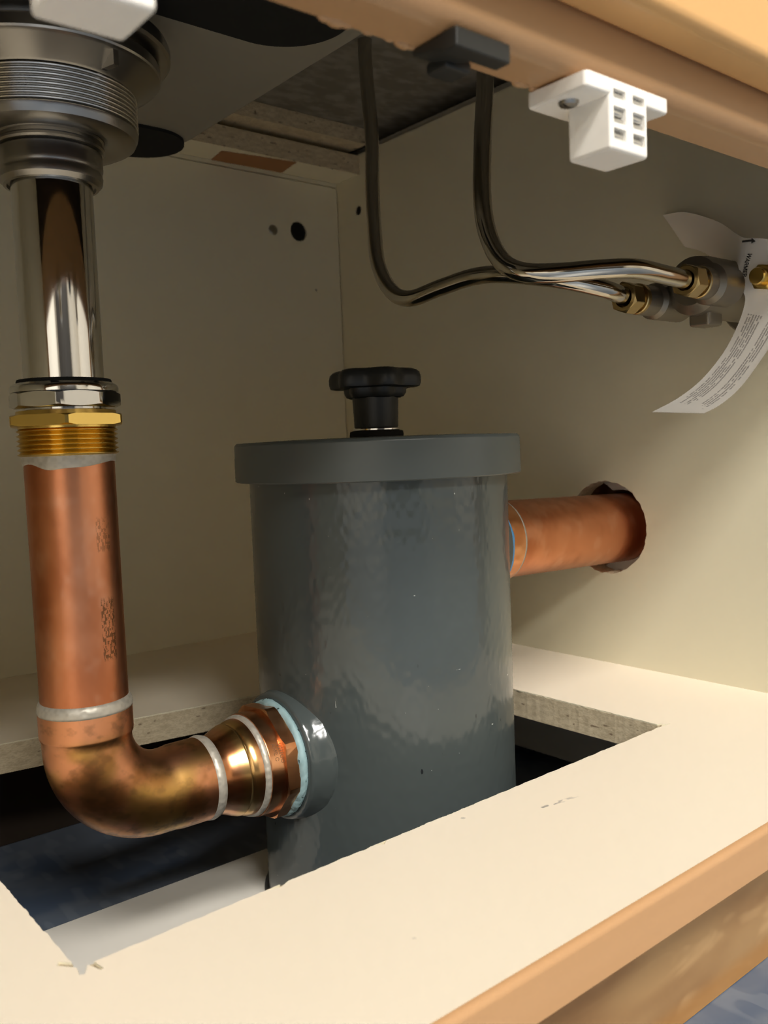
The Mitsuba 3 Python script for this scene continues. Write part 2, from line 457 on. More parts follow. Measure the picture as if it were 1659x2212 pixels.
# rear stretcher under the counter: white faces, raw particleboard front edge
add('sink_cabinet__stretcher', box(CX0, CX1, 0.7155, YB, 0.4497, 0.468), 'laminate', label='white faced rail under the counter')
add('sink_cabinet__stretcher__raw_edge', box(CX0, CX1, 0.7148, 0.7155, 0.4497, 0.468), 'chipboard')
add('sink_cabinet__build_up_strip', box(CX0 + 0.2, CX1 - 0.002, 0.700, 0.745, 0.4745, 0.4895), 'chipboard')
tp = trimesh.creation.extrude_polygon(Polygon([(0.4235, 0.7285), (0.4985, 0.7190), (0.5045, 0.7535), (0.4275, 0.7555)]), 0.0004, engine='earcut')
tp.apply_translation((0, -0.003, 0.4492))
add('sink_cabinet__stretcher__brown_tape', tp, 'brown_tape', label='strip of brown tape')

# face frame: rails, stiles and toe kick
RZ0, RZ1 = 0.296, 0.352


def rail_profile(y0, y1, z0, z1, r, which):
    pts = [(y1, z1), (y1, z0)] if which == 'low' else [(y1, z0), (y1, z1)]
    s = []
    for a in np.linspace(0, np.pi / 2, 7):
        if which == 'low':
            s.append((y0 + r - r * math.sin(a), z0 + r - r * math.cos(a)))
        else:
            s.append((y0 + r - r * math.sin(a), z1 - r + r * math.cos(a)))
    end = [(y0, z1)] if which == 'low' else [(y0, z0)]
    return Polygon(pts + s + end)


def x_extrude(poly, x0, x1):
    return yz_panel(poly, x0, x1)


add('sink_cabinet__top_rail', x_extrude(rail_profile(YF, 0.2055, RZ0, RZ1, 0.0055, 'low'), CX0 - 0.018, CX1 + 0.018), 'maple', smooth=40)
# ragged finish drips along the rail's inner lower arris
for i, (x, r) in enumerate([(0.155, 0.0016), (0.1585, 0.0022), (0.162, 0.0014), (0.170, 0.0012), (0.178, 0.0010), (0.1835, 0.0019), (0.1868, 0.0012), (0.191, 0.0010), (0.2345, 0.0017), (0.2375, 0.0012), (0.2440, 0.0021), (0.2475, 0.0013)]):
    d = trimesh.creation.icosphere(3, 1.0)
    d.vertices = d.vertices * [r * 1.7, r * 1.0, r * 0.75]
    d.vertices += (meshkit.fbm(d.vertices * 500 + i * 3.1, 2, 5) - 0.5)[:, None] * 0.0008
    d.apply_translation((x, 0.2055, RZ0 + 0.0004))
    add('sink_cabinet__finish_drip' + ('_%03d' % i if i else ''), d, 'maple', smooth=True)
add('sink_cabinet__front_edge', x_extrude(rail_profile(0.1928, 0.1960, -0.0193, 0.0, 0.0031, 'high'), CX0, CX1), 'maple', smooth=40, label='maple edge strip of the cabinet floor')
add('sink_cabinet__stile', box(CX0 - 0.018, CX0 + 0.02, YF, 0.2055, 0.0002, RZ0 - 0.0002), 'maple')
add('sink_cabinet__stile_001', box(CX1 - 0.02, CX1 + 0.018, YF, 0.2055, 0.0002, RZ0 - 0.0002), 'maple')
add('sink_cabinet__drawer_front', tm(rbox(CX0 - 0.01, CX1 + 0.01, 0.1680, YF - 0.0004, 0.3130, 0.476, 0.0045, 20)), 'maple_front_lit', smooth=40, label='false drawer front overlapping the rail')
add('sink_cabinet__added_rear_kick', box(CX0, CX1, 0.690, 0.702, ZF + 0.0005, -0.0196), 'dark_brown')  # dark board added so the space seen through the cutout stays dark
add('sink_cabinet__added_dark_board', box(CX0, CX1, 0.1875, 0.2050, 0.3525, 0.4690), 'dark_brown')  # unseen dark board added to darken what the chrome tailpiece reflects
add('sink_cabinet__toe_kick', box(CX0 - 0.018, CX1 + 0.018, 0.2350, 0.2470, ZF + 0.0005, -0.0196), 'plywood', label='stained plywood toe kick')
tag('sink_cabinet', 'open under sink cabinet with white laminate inside and light maple frame', 'cabinet')

# neighbours of the cabinet and the counter above
nb = tm(man(box(0.606, 1.35, 0.19, 0.770, -0.10, 0.484)) - man(box(0.60, 0.72, OY - 0.038, OY + 0.055, OZ - 0.034, OZ + 0.036)))
add('base_cabinet__body', nb, 'maple')
panel_hole = Point(OY, OZ).buffer(0.0285, 40).union(Point(OY + 0.033, OZ).buffer(0.0375, 40))
add('base_cabinet__side_panel', yz_panel(sbox(0.19, -0.10, 0.770, 0.484).difference(panel_hole), 0.5935, 0.6055), 'board_white')
tag('base_cabinet', 'neighbouring base cabinet whose white side shows through the pipe hole', 'cabinet')
add('base_cabinet_001__body', box(-1.3, -0.2845, 0.19, 0.770, -0.10, 0.484), 'maple')  # unseen box added to keep room light out on this side
tag('base_cabinet_001', 'unseen maple base cabinet added left of the sink cabinet to block light', 'cabinet')
ct = man(box(-1.35, 1.40, 0.145, 0.773, 0.490, 0.525)) - rbox(-0.008, 0.320, 0.252, 0.598, 0.40, 0.60, 0.034)
add('countertop', tm(ct), 'counter_under', label='countertop seen from its mottled grey underside above the cabinet', cat='countertop')

# white board on the floor in the space under the cutout
wb = rbox(0.06, 0.42, 0.440, 0.5130, ZF + 0.0004, ZF + 0.0180, 0.0008, 8) - m3.Manifold.cylinder(0.1, 0.0815, 0.0815, 96).translate((0.3465, 0.4249, ZF - 0.02))
add('white_board', tm(wb), 'board_white', label='white board lying on the dark floor beneath the cutout, behind the grey canister', cat='board')

# ------------------------------------------------------------------ sink bowl
DX, DY = 0.1563, 0.4249
so = rbox(-0.004, 0.317, 0.256, 0.595, 0.386, 0.62, 0.030, 40)
si = rbox(-0.0028, 0.3158, 0.2572, 0.5938, 0.3872, 0.64, 0.029, 40)
cutz = m3.Manifold.cube((2, 2, 1)).translate((-1, -1, 0.522))
drainh = m3.Manifold.cylinder(0.1, 0.044, 0.044, 64).translate((DX, DY, 0.34))
add('sink_bowl', tm((so - si) - cutz - drainh), 'sink_steel', smooth=35, label='underside of grey steel sink bowl with rounded corner, hanging above the drain', cat='sink')
scene['sink_bowl__shell'] = scene.pop('sink_bowl')
def pad(x0, x1, yc, hw):
    p = shapely.LineString([(x0, yc), (x1 - hw, yc)]).buffer(hw, 32)
    return extrude(p, 0.3838, 0.3861)


add('sink_bowl__sound_pad', pad(0.05, 0.2845, 0.3655, 0.0335), 'black_rubber', label='black pad with a rounded end')
add('sink_bowl__sound_pad_001', pad(0.20, 0.2985, 0.5680, 0.0285), 'black_rubber', label='black pad with a rounded end')

# ------------------------------------------------------------------ basket strainer
O2 = (DX, DY, 0)
body = [(0.0430, 0.400), (0.0430, 0.372), (0.0565, 0.3690), (0.0574, 0.3665), (0.0574, 0.3628), (0.0560, 0.3618), (0.0485, 0.3616), (0.0485, 0.3596), (0.0518, 0.3592), (0.0524, 0.3584), (0.0524, 0.3540), (0.0518, 0.3532), (0.0500, 0.3524), (0.0412, 0.3458), (0.0402, 0.3448)]
body += [(0.0390, 0.3446), (0.0390, 0.3290)]
z, thread = 0.3446, [(0.0385, 0.3446)]
for i in range(8):
    thread += [(0.0394, z), (0.0407, z - 0.0004), (0.0408, z - 0.0009), (0.0406, z - 0.0013), (0.0393, z - 0.0016)]
    z -= 0.00195
thread += [(0.0385, 0.3290)]
add('sink_strainer__thread', lathe(thread, origin=O2, n=160, close=False), 'lit_thread_steel', smooth=28, label='fine screw threads, metal lightened for light on the crests')
body += [(0.0402, 0.3288), (0.0406, 0.3282), (0.0403, 0.3268), (0.0392, 0.3244), (0.0360, 0.3228), (0.0310, 0.3222), (0.0265, 0.3236), (0.0243, 0.3250), (0.0243, 0.3400)]
add('sink_strainer__body', lathe(body, origin=O2, n=160), 'satin_steel', smooth=28, label='wide threaded steel cup with a broad flange')
lug = []
for a in (-0.04, 2.05, 4.15):
    b = box(0.036, 0.0500, -0.0014, 0.0014, 0.3460, 0.3570)
    b.apply_transform(trimesh.transformations.rotation_matrix(a - 1.25, [0, 0, 1]))
    b.apply_translation(O2)
    lug.append(b)
for i, b in enumerate(lug):
    add('sink_strainer__lug' + ('_%03d' % i if i else ''), b, 'satin_steel')
neck = [(0.0225, 0.345), (0.0245, 0.3255), (0.0247, 0.3243), (0.0238, 0.3236), (0.0238, 0.3222), (0.0247, 0.3214), (0.0249, 0.3203), (0.0240, 0.3195), (0.0190, 0.3193)]
add('sink_strainer__neck', lathe(neck, origin=O2), 'satin_steel', smooth=30)
nut = [(0.0195, 0.3196), (0.0222, 0.3194), (0.0234, 0.3182), (0.0236, 0.3120), (0.0231, 0.3104), (0.0229, 0.3090), (0.0233, 0.3078), (0.0229, 0.3054), (0.0212, 0.3034), (0.0198, 0.3031), (0.0193, 0.3045)]
add('sink_strainer__coupling_nut', lathe(nut, origin=O2), 'satin_steel', smooth=30)
tag('sink_strainer', 'grey metal sink drain strainer with fine threads above the chrome pipe', 'drain strainer')

# ------------------------------------------------------------------ chrome tailpiece
add('tailpiece__pipe', lathe([(0.0182, 0.308), (0.0182, 0.198), (0.0172, 0.198), (0.0172, 0.308)], origin=O2, close=False, n=128), 'chrome', smooth=30)
add('tailpiece__washer', lathe([(0.0184, 0.2140), (0.0212, 0.2140), (0.0216, 0.2132), (0.0216, 0.2110), (0.0184, 0.2110)], origin=O2, close=False), 'black_rubber', smooth=30, label='thin black washer')
sn = [(0.0186, 0.2122), (0.0222, 0.2123), (0.0240, 0.2112), (0.0245, 0.2100), (0.0245, 0.2080)]
ring = lathe(sn + [(0.0186, 0.2080)], origin=O2, close=False)
hexn = prism(0.0256, 8, 0.2005, 0.2082, origin=O2, turn=0.30, chamfer=0.0012)
add('tailpiece__slip_nut', cat_(ring, hexn), 'chrome', smooth=25, label='polished chrome slip nut')
tag('tailpiece', 'shiny chrome drain tailpiece between the strainer and the brass adapter', 'drain pipe')

# ------------------------------------------------------------------ copper drain assembly
IZ = 0.0037
thr = [(0.0180, 0.1952), (0.0222, 0.1952), (0.0222, 0.1912)]
z = 0.1912
for i in range(6):
    thr += [(0.0214, z), (0.0230, z - 0.0010), (0.0230, z - 0.0012), (0.0213, z - 0.0021)]
    z -= 0.00218
thr += [(0.0208, 0.1778), (0.0180, 0.1778)]
col = lathe([(0.018, 0.1990), (0.0225, 0.1996), (0.0232, 0.2003), (0.0232, 0.2010), (0.018, 0.2010)], origin=O2, close=False)
add('copper_drain__adapter', cat_(lathe(thr, origin=O2, close=False, n=128), lathe([(0.018, 0.2000), (0.0226, 0.1994), (0.0230, 0.1972), (0.018, 0.1972)], origin=O2, close=False)), 'brass', smooth=28, label='threaded brass adapter')
add('copper_drain__adapter__hex', prism(0.0284, 6, 0.1922, 0.1974, origin=O2, turn=0.17), 'brass', smooth=25)
# solder runs at the top of the copper pipe
a = np.arange(144) * 2 * np.pi / 144
drip = 0.0052 + 0.0012 * np.sin(a * 3 + 0.6) + 0.0024 * np.exp(-((np.angle(np.exp(1j * (a + 2.42)))) / 0.33) ** 2)
vs, fs = [], []
for k, (rr_, fz) in enumerate([(0.0212, 0.0), (0.0216, 0.15), (0.0214, 0.6), (0.02115, 0.92), (0.0205, 1.0)]):
    vs.append(np.c_[DX + rr_ * np.cos(a), DY + rr_ * np.sin(a), 0.1790 - drip * fz])
for k in range(4):
    for j in range(144):
        j2 = (j + 1) % 144
        fs += [(k * 144 + j, (k + 1) * 144 + j, (k + 1) * 144 + j2), (k * 144 + j, (k + 1) * 144 + j2, k * 144 + j2)]
add('copper_drain__solder', trimesh.Trimesh(np.vstack(vs), fs, process=False), 'solder', smooth=True, label='grey solder run')
add('copper_drain__pipe', lathe([(0.0207, 0.1785), (0.0207, 0.050), (0.0195, 0.050), (0.0195, 0.1785)], origin=O2, close=False, n=128), 'copper', smooth=30, label='upright copper pipe')


def ring_x(x0, x1, r, y, zc, bulge=0.0006):
    return lathe([(r - 0.002, x0), (r, x0 + 0.0003), (r + bulge, (x0 + x1) / 2), (r, x1 - 0.0003), (r - 0.002, x1)], axis='x', origin=(0, y, zc), close=False, n=128)


add('copper_drain__solder_001', lathe([(0.0200, 0.0612), (0.0213, 0.0606), (0.0221, 0.0590), (0.0226, 0.0565), (0.0222, 0.0552), (0.0210, 0.0548)], origin=O2, close=False, n=128), 'solder', smooth=True, label='pale solder ring at the elbow')
# elbow: socket, bend, socket
R = 0.036
path, rad = [], []
for zz, r_ in ((0.0570, 0.0218), (0.0568, 0.0222), (0.0440, 0.0222), (0.0428, 0.0220), (0.0412, 0.0212)):
    path.append((DX, DY, zz)); rad.append(r_)
for t in np.linspace(0.02, 1, 26):
    an = t * np.pi / 2
    path.append((DX + R - R * math.cos(an), DY, IZ + R - R * math.sin(an))); rad.append(0.0212 + 0.0009 * math.sin(np.pi * t))
for xx, r_ in ((0.1960, 0.0213), (0.2005, 0.0219), (0.2145, 0.0220), (0.2160, 0.0216), (0.2162, 0.0205)):
    path.append((xx, DY, IZ)); rad.append(r_)
add('copper_drain__elbow', tube(path, np.array(rad), 96), 'copper_burnt', smooth=30, label='heat stained copper elbow')
add('copper_drain__solder_002', ring_x(0.2143, 0.2200, 0.0221, DY, IZ), 'solder', smooth=True)
red = [(0.0195, 0.2170), (0.0212, 0.2172), (0.0212, 0.2250), (0.0218, 0.2272), (0.0232, 0.2292), (0.0256, 0.2308), (0.0268, 0.2330), (0.0272, 0.2350), (0.0264, 0.2358), (0.0264, 0.2366), (0.0272, 0.2376), (0.0274, 0.2420), (0.02, 0.2420)]
red = [(0.0195, 0.2170), (0.0211, 0.2172), (0.0212, 0.2215), (0.0217, 0.2245), (0.0230, 0.2275), (0.0243, 0.2305), (0.0250, 0.2325), (0.0246, 0.2335), (0.0246, 0.2342), (0.0254, 0.2352), (0.0262, 0.2375), (0.0268, 0.2425), (0.02, 0.2425)]
add('copper_drain__reducer', lathe(red, axis='x', origin=(0, DY, IZ), close=False, n=128), 'copper_fitting', smooth=35, label='flared copper reducer')
add('copper_drain__solder_003', ring_x(0.2398, 0.2446, 0.0275, DY, IZ), 'solder', smooth=True)
soc = lathe([(0.020, 0.2430), (0.0284, 0.2432), (0.0287, 0.2440), (0.0287, 0.2530), (0.020, 0.2530)], axis='x', origin=(0, DY, IZ), close=False, n=128)
add('copper_drain__male_adapter', soc, 'copper_fitting', smooth=30)
add('copper_drain__male_adapter__hex', prism(0.0328, 8, 0.2515, 0.2592, axis='x', origin=(0, DY, IZ), turn=0.30, chamfer=0.0006), 'copper_fitting', smooth=25)
add('copper_drain__male_adapter__neck', lathe([(0.02, 0.2580), (0.0300, 0.2582), (0.0300, 0.2660), (0.02, 0.2660)], axis='x', origin=(0, DY, IZ), close=False), 'copper_fitting', smooth=30)


def on_cyl_x(mesh, r, x, phi0, y=DY, zc=IZ):
    """Wraps flat lettering round a cylinder along x: text runs down its near side, its tops towards +x."""
    v = mesh.vertices.copy()
    ph = phi0 + v[:, 0] / r
    rr_ = r + v[:, 2]
    # phi = 0 is the near side (-y); growing phi turns downwards
    mesh.vertices = np.c_[x + v[:, 1], y - rr_ * np.cos(ph), zc - rr_ * np.sin(ph)]
    return mesh


for i, (s, x, ph, h) in enumerate([('AME C', 0.2462, -0.62, 0.0022), ('VIIIOO', 0.2494, -0.60, 0.0022)]):
    t = meshkit.text_mesh(s, h, 0.00012)
    add('copper_drain__male_adapter__stamp' + ('_%03d' % i if i else ''), on_cyl_x(t, 0.02868, x, ph), 'stamp')


def putty_ring(r0, r1, x0, x1, yc, zc, seed, flat):
    n, k = 160, 14
    a_ = np.arange(n) * 2 * np.pi / n
    b_ = np.arange(k) * 2 * np.pi / k
    cir = np.stack([np.outer(np.cos(a_), np.ones(k)), np.outer(np.sin(a_), np.ones(k)), np.outer(np.ones(n), b_)], -1)
    wob = meshkit.fbm(cir * [2.6, 2.6, 0.2] + 3, 3, seed) - 0.5
    rc, hx = (r0 + r1) / 2 + wob * 0.002, (x1 - x0) / 2 * (1 + wob * 1.6 * flat)
    rr_ = rc + (r1 - r0) / 2 * np.sin(b_)[None, :]
    xx = (x0 + x1) / 2 + hx * np.cos(b_)[None, :] - wob * 0.002
    v = np.stack([xx, yc + rr_ * np.cos(a_)[:, None], zc + rr_ * np.sin(a_)[:, None]], -1).reshape(-1, 3)
    v += (meshkit.fbm(v * 900, 2, seed + 1) - 0.5)[:, None] * 0.0008
    f = []
    for i in range(n):
        for j in range(k):
            i2, j2 = (i + 1) % n, (j + 1) % k
            f += [(i * k + j, i2 * k + j, i2 * k + j2), (i * k + j, i2 * k + j2, i * k + j2)]
    m = trimesh.Trimesh(v, f, process=False)
    if m.volume < 0:
        m.invert()
    return m


add('copper_drain__thread_sealant', putty_ring(0.0268, 0.0330, 0.2588, 0.2642, DY, IZ, 4, 1.0), 'putty', smooth=True, label='pale blue thread sealant squeezed from the joint')
tag('copper_drain', 'stained copper drain pipe with elbow, between the brass threads and the grey canister', 'drain pipe')

# ------------------------------------------------------------------ the canister
CX, CY = 0.3465, 0.4249
RB = 0.0786
cyl = lathe([(RB, 0.160), (RB, ZF + 0.0005)], origin=(CX, CY, 0), n=256)
in_boss = lathe([(0.0335, 0.2632), (0.0348, 0.2634), (0.0357, 0.2642), (0.0362, 0.2655), (0.0366, 0.2680), (0.0374, 0.2705), (0.0392, 0.2745), (0.0392, 0.300)], axis='x', origin=(0, CY, IZ), n=128)
OBZ = 0.1092
out_boss = lathe([(0.0373, 0.400), (0.0373, 0.4258), (0.0366, 0.4268)], axis='x', origin=(0, CY, OBZ), n=128)
can = man(cyl) + man(in_boss) + man(out_boss)
can = can - m3.Manifold.cylinder(0.02, 0.0302, 0.0302, 96).rotate((0, 90, 0)).translate((0.2600, CY, IZ)) - m3.Manifold.cylinder(0.02, 0.0300, 0.0300, 96).rotate((0, 90, 0)).translate((0.4180, CY, OBZ))
add('grease_canister__body', tm(can), 'pvc', smooth=35)
lid = lathe([(0.020, 0.1826), (0.060, 0.1824), (0.0852, 0.1816), (0.0862, 0.1806), (0.0866, 0.1795), (0.0868, 0.1592), (0.0862, 0.1586), (0.0788, 0.1586)], origin=(CX, CY, 0), n=256)
add('grease_canister__lid', lid, 'pvc_lid', smooth=30, label='smooth grey lid with a straight skirt')
KZ = 0.1826
add('grease_canister__knob__gasket', lathe([(0.0150, KZ - 0.0004), (0.0163, KZ), (0.0166, KZ + 0.0012), (0.0163, KZ + 0.0036), (0.0150, KZ + 0.0040)], origin=(CX, CY, 0)), 'black_rubber', smooth=40)
add('grease_canister__knob__washer', lathe([(0.0138, KZ + 0.0040), (0.0142, KZ + 0.0044), (0.0142, KZ + 0.0052), (0.0138, KZ + 0.0056)], origin=(CX, CY, 0)), 'chrome', smooth=40, label='thin bright steel washer')
hub = lathe([(0.0128, KZ + 0.0056), (0.0134, KZ + 0.0064), (0.0140, KZ + 0.022), (0.0143, 0.2085)], origin=(CX, CY, 0))
an = np.arange(240) * 2 * np.pi / 240
ph0 = math.radians(-50.8)
lob = 0.0258 + 0.0028 * np.cos(6 * (an - ph0))
lob2 = 0.0178 + 0.0014 * np.cos(6 * (an - ph0))


def lobed(r, zs):
    v, f = [], []
    n = len(r)
    for (k, zz) in zs:
        v.append(np.c_[CX + r * k * np.cos(an), CY + r * k * np.sin(an), np.full(n, zz)])
    m = len(zs)
    for i in range(m - 1):
        for j in range(n):
            j2 = (j + 1) % n
            f += [(i * n + j, i * n + j2, (i + 1) * n + j2), (i * n + j, (i + 1) * n + j2, (i + 1) * n + j)]
    v += [[[CX, CY, zs[0][1]]], [[CX, CY, zs[-1][1]]]]
    for j in range(n):
        j2 = (j + 1) % n
        f += [(m * n, j2, j), (m * n + 1, (m - 1) * n + j, (m - 1) * n + j2)]
    return trimesh.Trimesh(np.vstack(v), f, process=False)


top = lobed(lob, [(0.90, 0.2122), (0.97, 0.2128), (1.0, 0.2150), (1.0, 0.2185), (0.97, 0.2212), (0.90, 0.2228), (0.80, 0.2236), (0.4, 0.2240)])
und = lobed(lob2, [(0.80, 0.2062), (0.92, 0.2070), (1.0, 0.2092), (1.02, 0.2125)])
add('grease_canister__knob', cat_(hub, top, und), 'black_plastic', smooth=35, label='black six lobed hand knob')
tag('grease_canister', 'grey plastic interceptor canister with black star knob, standing in the floor cutout', 'interceptor')

# ------------------------------------------------------------------ copper outlet


def outlet(profile):
    """Lathe along the slightly falling outlet axis from the canister to the side panel."""
    m = lathe(profile, axis='x', origin=(0, 0, 0), close=False, n=128)
    ang_ = math.atan2(-0.0034, 0.13)
    m.apply_transform(trimesh.transformations.rotation_matrix(-ang_, [0, 1, 0]))
    m.apply_translation((CX, CY, OBZ + 0.0028))
    return m


add('copper_outlet__adapter', outlet([(0.025, 0.078), (0.0296, 0.0782), (0.0296, 0.0900), (0.0292, 0.1010), (0.025, 0.1010)]), 'copper_fitting', smooth=30)
add('copper_outlet__solder', outlet([(0.0268, 0.1000), (0.0290, 0.1003), (0.0292, 0.1016), (0.0284, 0.1034), (0.0268, 0.1040)]), 'solder', smooth=True, label='thin grey solder ring')
add('copper_outlet__pipe', outlet([(0.0269, 0.1000), (0.0269, 0.300), (0.0255, 0.300), (0.0255, 0.1000)]), 'copper', smooth=30)
add('copper_outlet__thread_sealant', putty_ring(0.0285, 0.0336, 0.4262, 0.4335, CY, OBZ, 14, 0.7), 'blue_putty', smooth=True, label='blue thread sealant')
tag('copper_outlet', 'short copper outlet pipe from the grey canister into the hole in the side panel', 'drain pipe')

# ------------------------------------------------------------------ supply tubes
RT = 0.0053
t1 = [(0.452, 0.550, 0.4895), (0.4475, 0.545, 0.470), (0.4433, 0.5358, 0.410), (0.430, 0.521, 0.370), (0.4181, 0.5063, 0.3385), (0.4045, 0.4870, 0.3040), (0.3962, 0.4645, 0.2815), (0.3943, 0.4437, 0.2729), (0.3983, 0.4190, 0.2762), (0.4040, 0.3950, 0.2795), (0.4060, 0.3705, 0.2772), (0.4190, 0.3420, 0.2709), (0.4420, 0.3270, 0.2650), (0.4650, 0.3250, 0.2610)]
t2 = [(0.4410, 0.4140, 0.4895), (0.4185, 0.3932, 0.4070), (0.3953, 0.3749, 0.3557), (0.3799, 0.3620, 0.3157), (0.3747, 0.3532, 0.2926), (0.3733, 0.3420, 0.2763), (0.3753, 0.3288, 0.2684), (0.3854, 0.3148, 0.2665), (0.4048, 0.2990, 0.2675), (0.4219, 0.2903, 0.2681), (0.4445, 0.2879, 0.2668), (0.4700, 0.2866, 0.2650)]
add('supply_tube', tube(spline(t1, 14), RT, 32), 'tube_steel', smooth=True, label='bent steel supply tube farther left, ending in the lower brass nut', cat='water tube', group='bent steel supply tubes')
add('supply_tube_001', tube(spline(t2, 14), RT, 32), 'tube_steel', smooth=True, label='bent steel supply tube nearer the white catch, ending in the upper brass nut', cat='water tube', group='bent steel supply tubes')

# ------------------------------------------------------------------ valve on the side panel
VY, VZ = 0.300, 0.2665


def cx_(y, zc, prof):
    return lathe(prof, axis='x', origin=(0, y, zc), n=64)


vb = man(cx_(VY, VZ, [(0.012, 0.492), (0.0175, 0.496), (0.0185, 0.505), (0.0185, 0.558), (0.0150, 0.562), (0.0150, 0.5735)]))
vb = vb + man(cx_(0.2866, 0.2650, [(0.0088, 0.478), (0.0095, 0.480), (0.0095, 0.487), (0.0122, 0.490), (0.0122, 0.510)]))
vb = vb + man(cx_(0.3250, 0.2606, [(0.0080, 0.474), (0.0092, 0.476), (0.0092, 0.489), (0.0112, 0.492), (0.0112, 0.520)]))
arm = lathe([(0.0125, 0), (0.0140, 0.002), (0.0140, 0.060), (0.0125, 0.062)], n=48)
arm.apply_transform(trimesh.transformations.rotation_matrix(math.pi / 2, [1, 0, 0]))
arm.apply_translation((0.545, 0.318, VZ + 0.001))
vb = vb + man(arm)
fin = rbox(0.500, 0.516, 0.292, 0.306, 0.2425, 0.2560, 0.002, 10)
add('mixing_valve__body', tm(vb + fin), 'valve_metal', smooth=30)
add('mixing_valve__escutcheon', cx_(VY, VZ, [(0.024, 0.5690), (0.0255, 0.5715), (0.0255, 0.5739)]), 'valve_metal', smooth=30)
for i, (y, zc, x0) in enumerate([(0.2866, 0.2650, 0.4655), (0.3250, 0.2608, 0.4605)]):
    k = 'mixing_valve__compression_nut' + ('_%03d' % i if i else '')
    nutm = man(prism(0.0098, 6, x0, x0 + 0.0100, axis='x', origin=(0, y, zc), turn=0.4)) + man(cx_(y, zc, [(0.0072, x0 + 0.009), (0.0072, x0 + 0.0145)]))
    nutm = nutm - man(cx_(y, zc, [(0.0060, x0 - 0.001), (0.0060, x0 + 0.004)]))
    add(k, tm(nutm), 'dull_brass', smooth=25, label='brass compression nut')
    add(k + '__collar', cx_(y, zc, [(0.0088, x0 + 0.0125), (0.0093, x0 + 0.0132), (0.0093, x0 + 0.0160), (0.0088, x0 + 0.0170)]), 'dull_brass', smooth=30)
SY, SZ = 0.2665, 0.2680
stem = man(prism(0.0080, 6, 0.5145, 0.5260, axis='x', origin=(0, SY, SZ), turn=0.2)) + man(cx_(SY, SZ, [(0.0045, 0.508), (0.0050, 0.509), (0.0050, 0.530)]))
add('mixing_valve__stem_nut', tm(stem), 'brass', smooth=25, label='yellow brass stem nut')
tag('mixing_valve', 'dark metal mixing valve on the side panel with brass nuts and a paper tag', 'valve')

# ------------------------------------------------------------------ paper tag on the valve
rows = [((0.5710, 0.3685, 0.3335), (0.5720, 0.3520, 0.3080)),
        ((0.5600, 0.3440, 0.3285), (0.5620, 0.3330, 0.3000)),
        ((0.5460, 0.3130, 0.3140), (0.5500, 0.3100, 0.2870)),
        ((0.5320, 0.2930, 0.3010), (0.5350, 0.2955, 0.2840)),
        ((0.5230, 0.2815, 0.2945), (0.5220, 0.2858, 0.2800)),
        ((0.5200, 0.2600, 0.2870), (0.5195, 0.2825, 0.2705)),
        ((0.5195, 0.2480, 0.2650), (0.5195, 0.2806, 0.2620)),
        ((0.5200, 0.2500, 0.2470), (0.5200, 0.2800, 0.2555)),
        ((0.5205, 0.2590, 0.2360), (0.5205, 0.2850, 0.2425)),
        ((0.5205, 0.2690, 0.2220), (0.5205, 0.2945, 0.2270)),
        ((0.5180, 0.2820, 0.2050), (0.5180, 0.3080, 0.2115)),
        ((0.5130, 0.2925, 0.1950), (0.5130, 0.3220, 0.2005)),
        ((0.5060, 0.3000, 0.1898), (0.5060, 0.3365, 0.1925))]
NU = 12
EA = spline([r_[0] for r_ in rows], 8)
EB = spline([r_[1] for r_ in rows], 8)
NV = len(EA)
us = np.linspace(0, 1, NU + 1)
grid = EB[:, None, :] * (1 - us)[None, :, None] + EA[:, None, :] * us[None, :, None]
vstart = 7 * 8
vcoord = (np.arange(NV) - vstart) / (NV - 1 - vstart)


def tag_point(u, v):
    """u across, v along the whole strip in rows."""
    i = np.clip(np.floor(v).astype(int), 0, NV - 2)
    t = (v - i)[:, None]
    A = EA[i] * (1 - t) + EA[i + 1] * t
    B = EB[i] * (1 - t) + EB[i + 1] * t
    return B + (A - B) * np.asarray(u)[:, None]


fq = []
for i in range(NV - 1):
    for j in range(NU):
        fq.append((i * (NU + 1) + j, i * (NU + 1) + j + 1, (i + 1) * (NU + 1) + j + 1, (i + 1) * (NU + 1) + j))
uvs = np.stack([np.broadcast_to(us[None, :], (NV, NU + 1)), np.broadcast_to(vcoord[:, None], (NV, NU + 1))], -1).reshape(-1, 2)
fq = np.array(fq)
tris = np.vstack([fq[:, [0, 1, 2]], fq[:, [0, 2, 3]]])
sheet = trimesh.Trimesh(grid.reshape(-1, 3), tris, process=False)
nrm = sheet.vertex_normals.copy()
if nrm[NV // 2 * (NU + 1)][0] > 0:
    nrm = -nrm
    tris = tris[:, ::-1]
# front sheet, back sheet and rim: 0.3 mm of stiff paper
front, back = grid.reshape(-1, 3), grid.reshape(-1, 3) - nrm * 0.0003
nvt = len(front)
rim = []
edge = [(i * (NU + 1)) for i in range(NV)] + [(NV - 1) * (NU + 1) + j for j in range(NU + 1)] + [i * (NU + 1) + NU for i in range(NV - 1, -1, -1)] + [j for j in range(NU, -1, -1)]
for p_, q_ in zip(edge, edge[1:] + edge[:1]):
    if p_ != q_:
        rim += [(p_, q_, nvt + q_), (p_, nvt + q_, nvt + p_)]
uv_back = np.full((nvt, 2), -1.0)
add('valve_tag__paper', trimesh.Trimesh(np.vstack([front, back]), np.vstack([tris, tris[:, ::-1] + nvt, rim]), process=False), 'paper', smooth=True, uv=np.vstack([uvs, uv_back]))


part_ = grid[2 * 8:10 * 8].reshape(-1, 3)
paper_x = LinearNDInterpolator(part_[:, 1:], part_[:, 0], fill_value=0.5200)
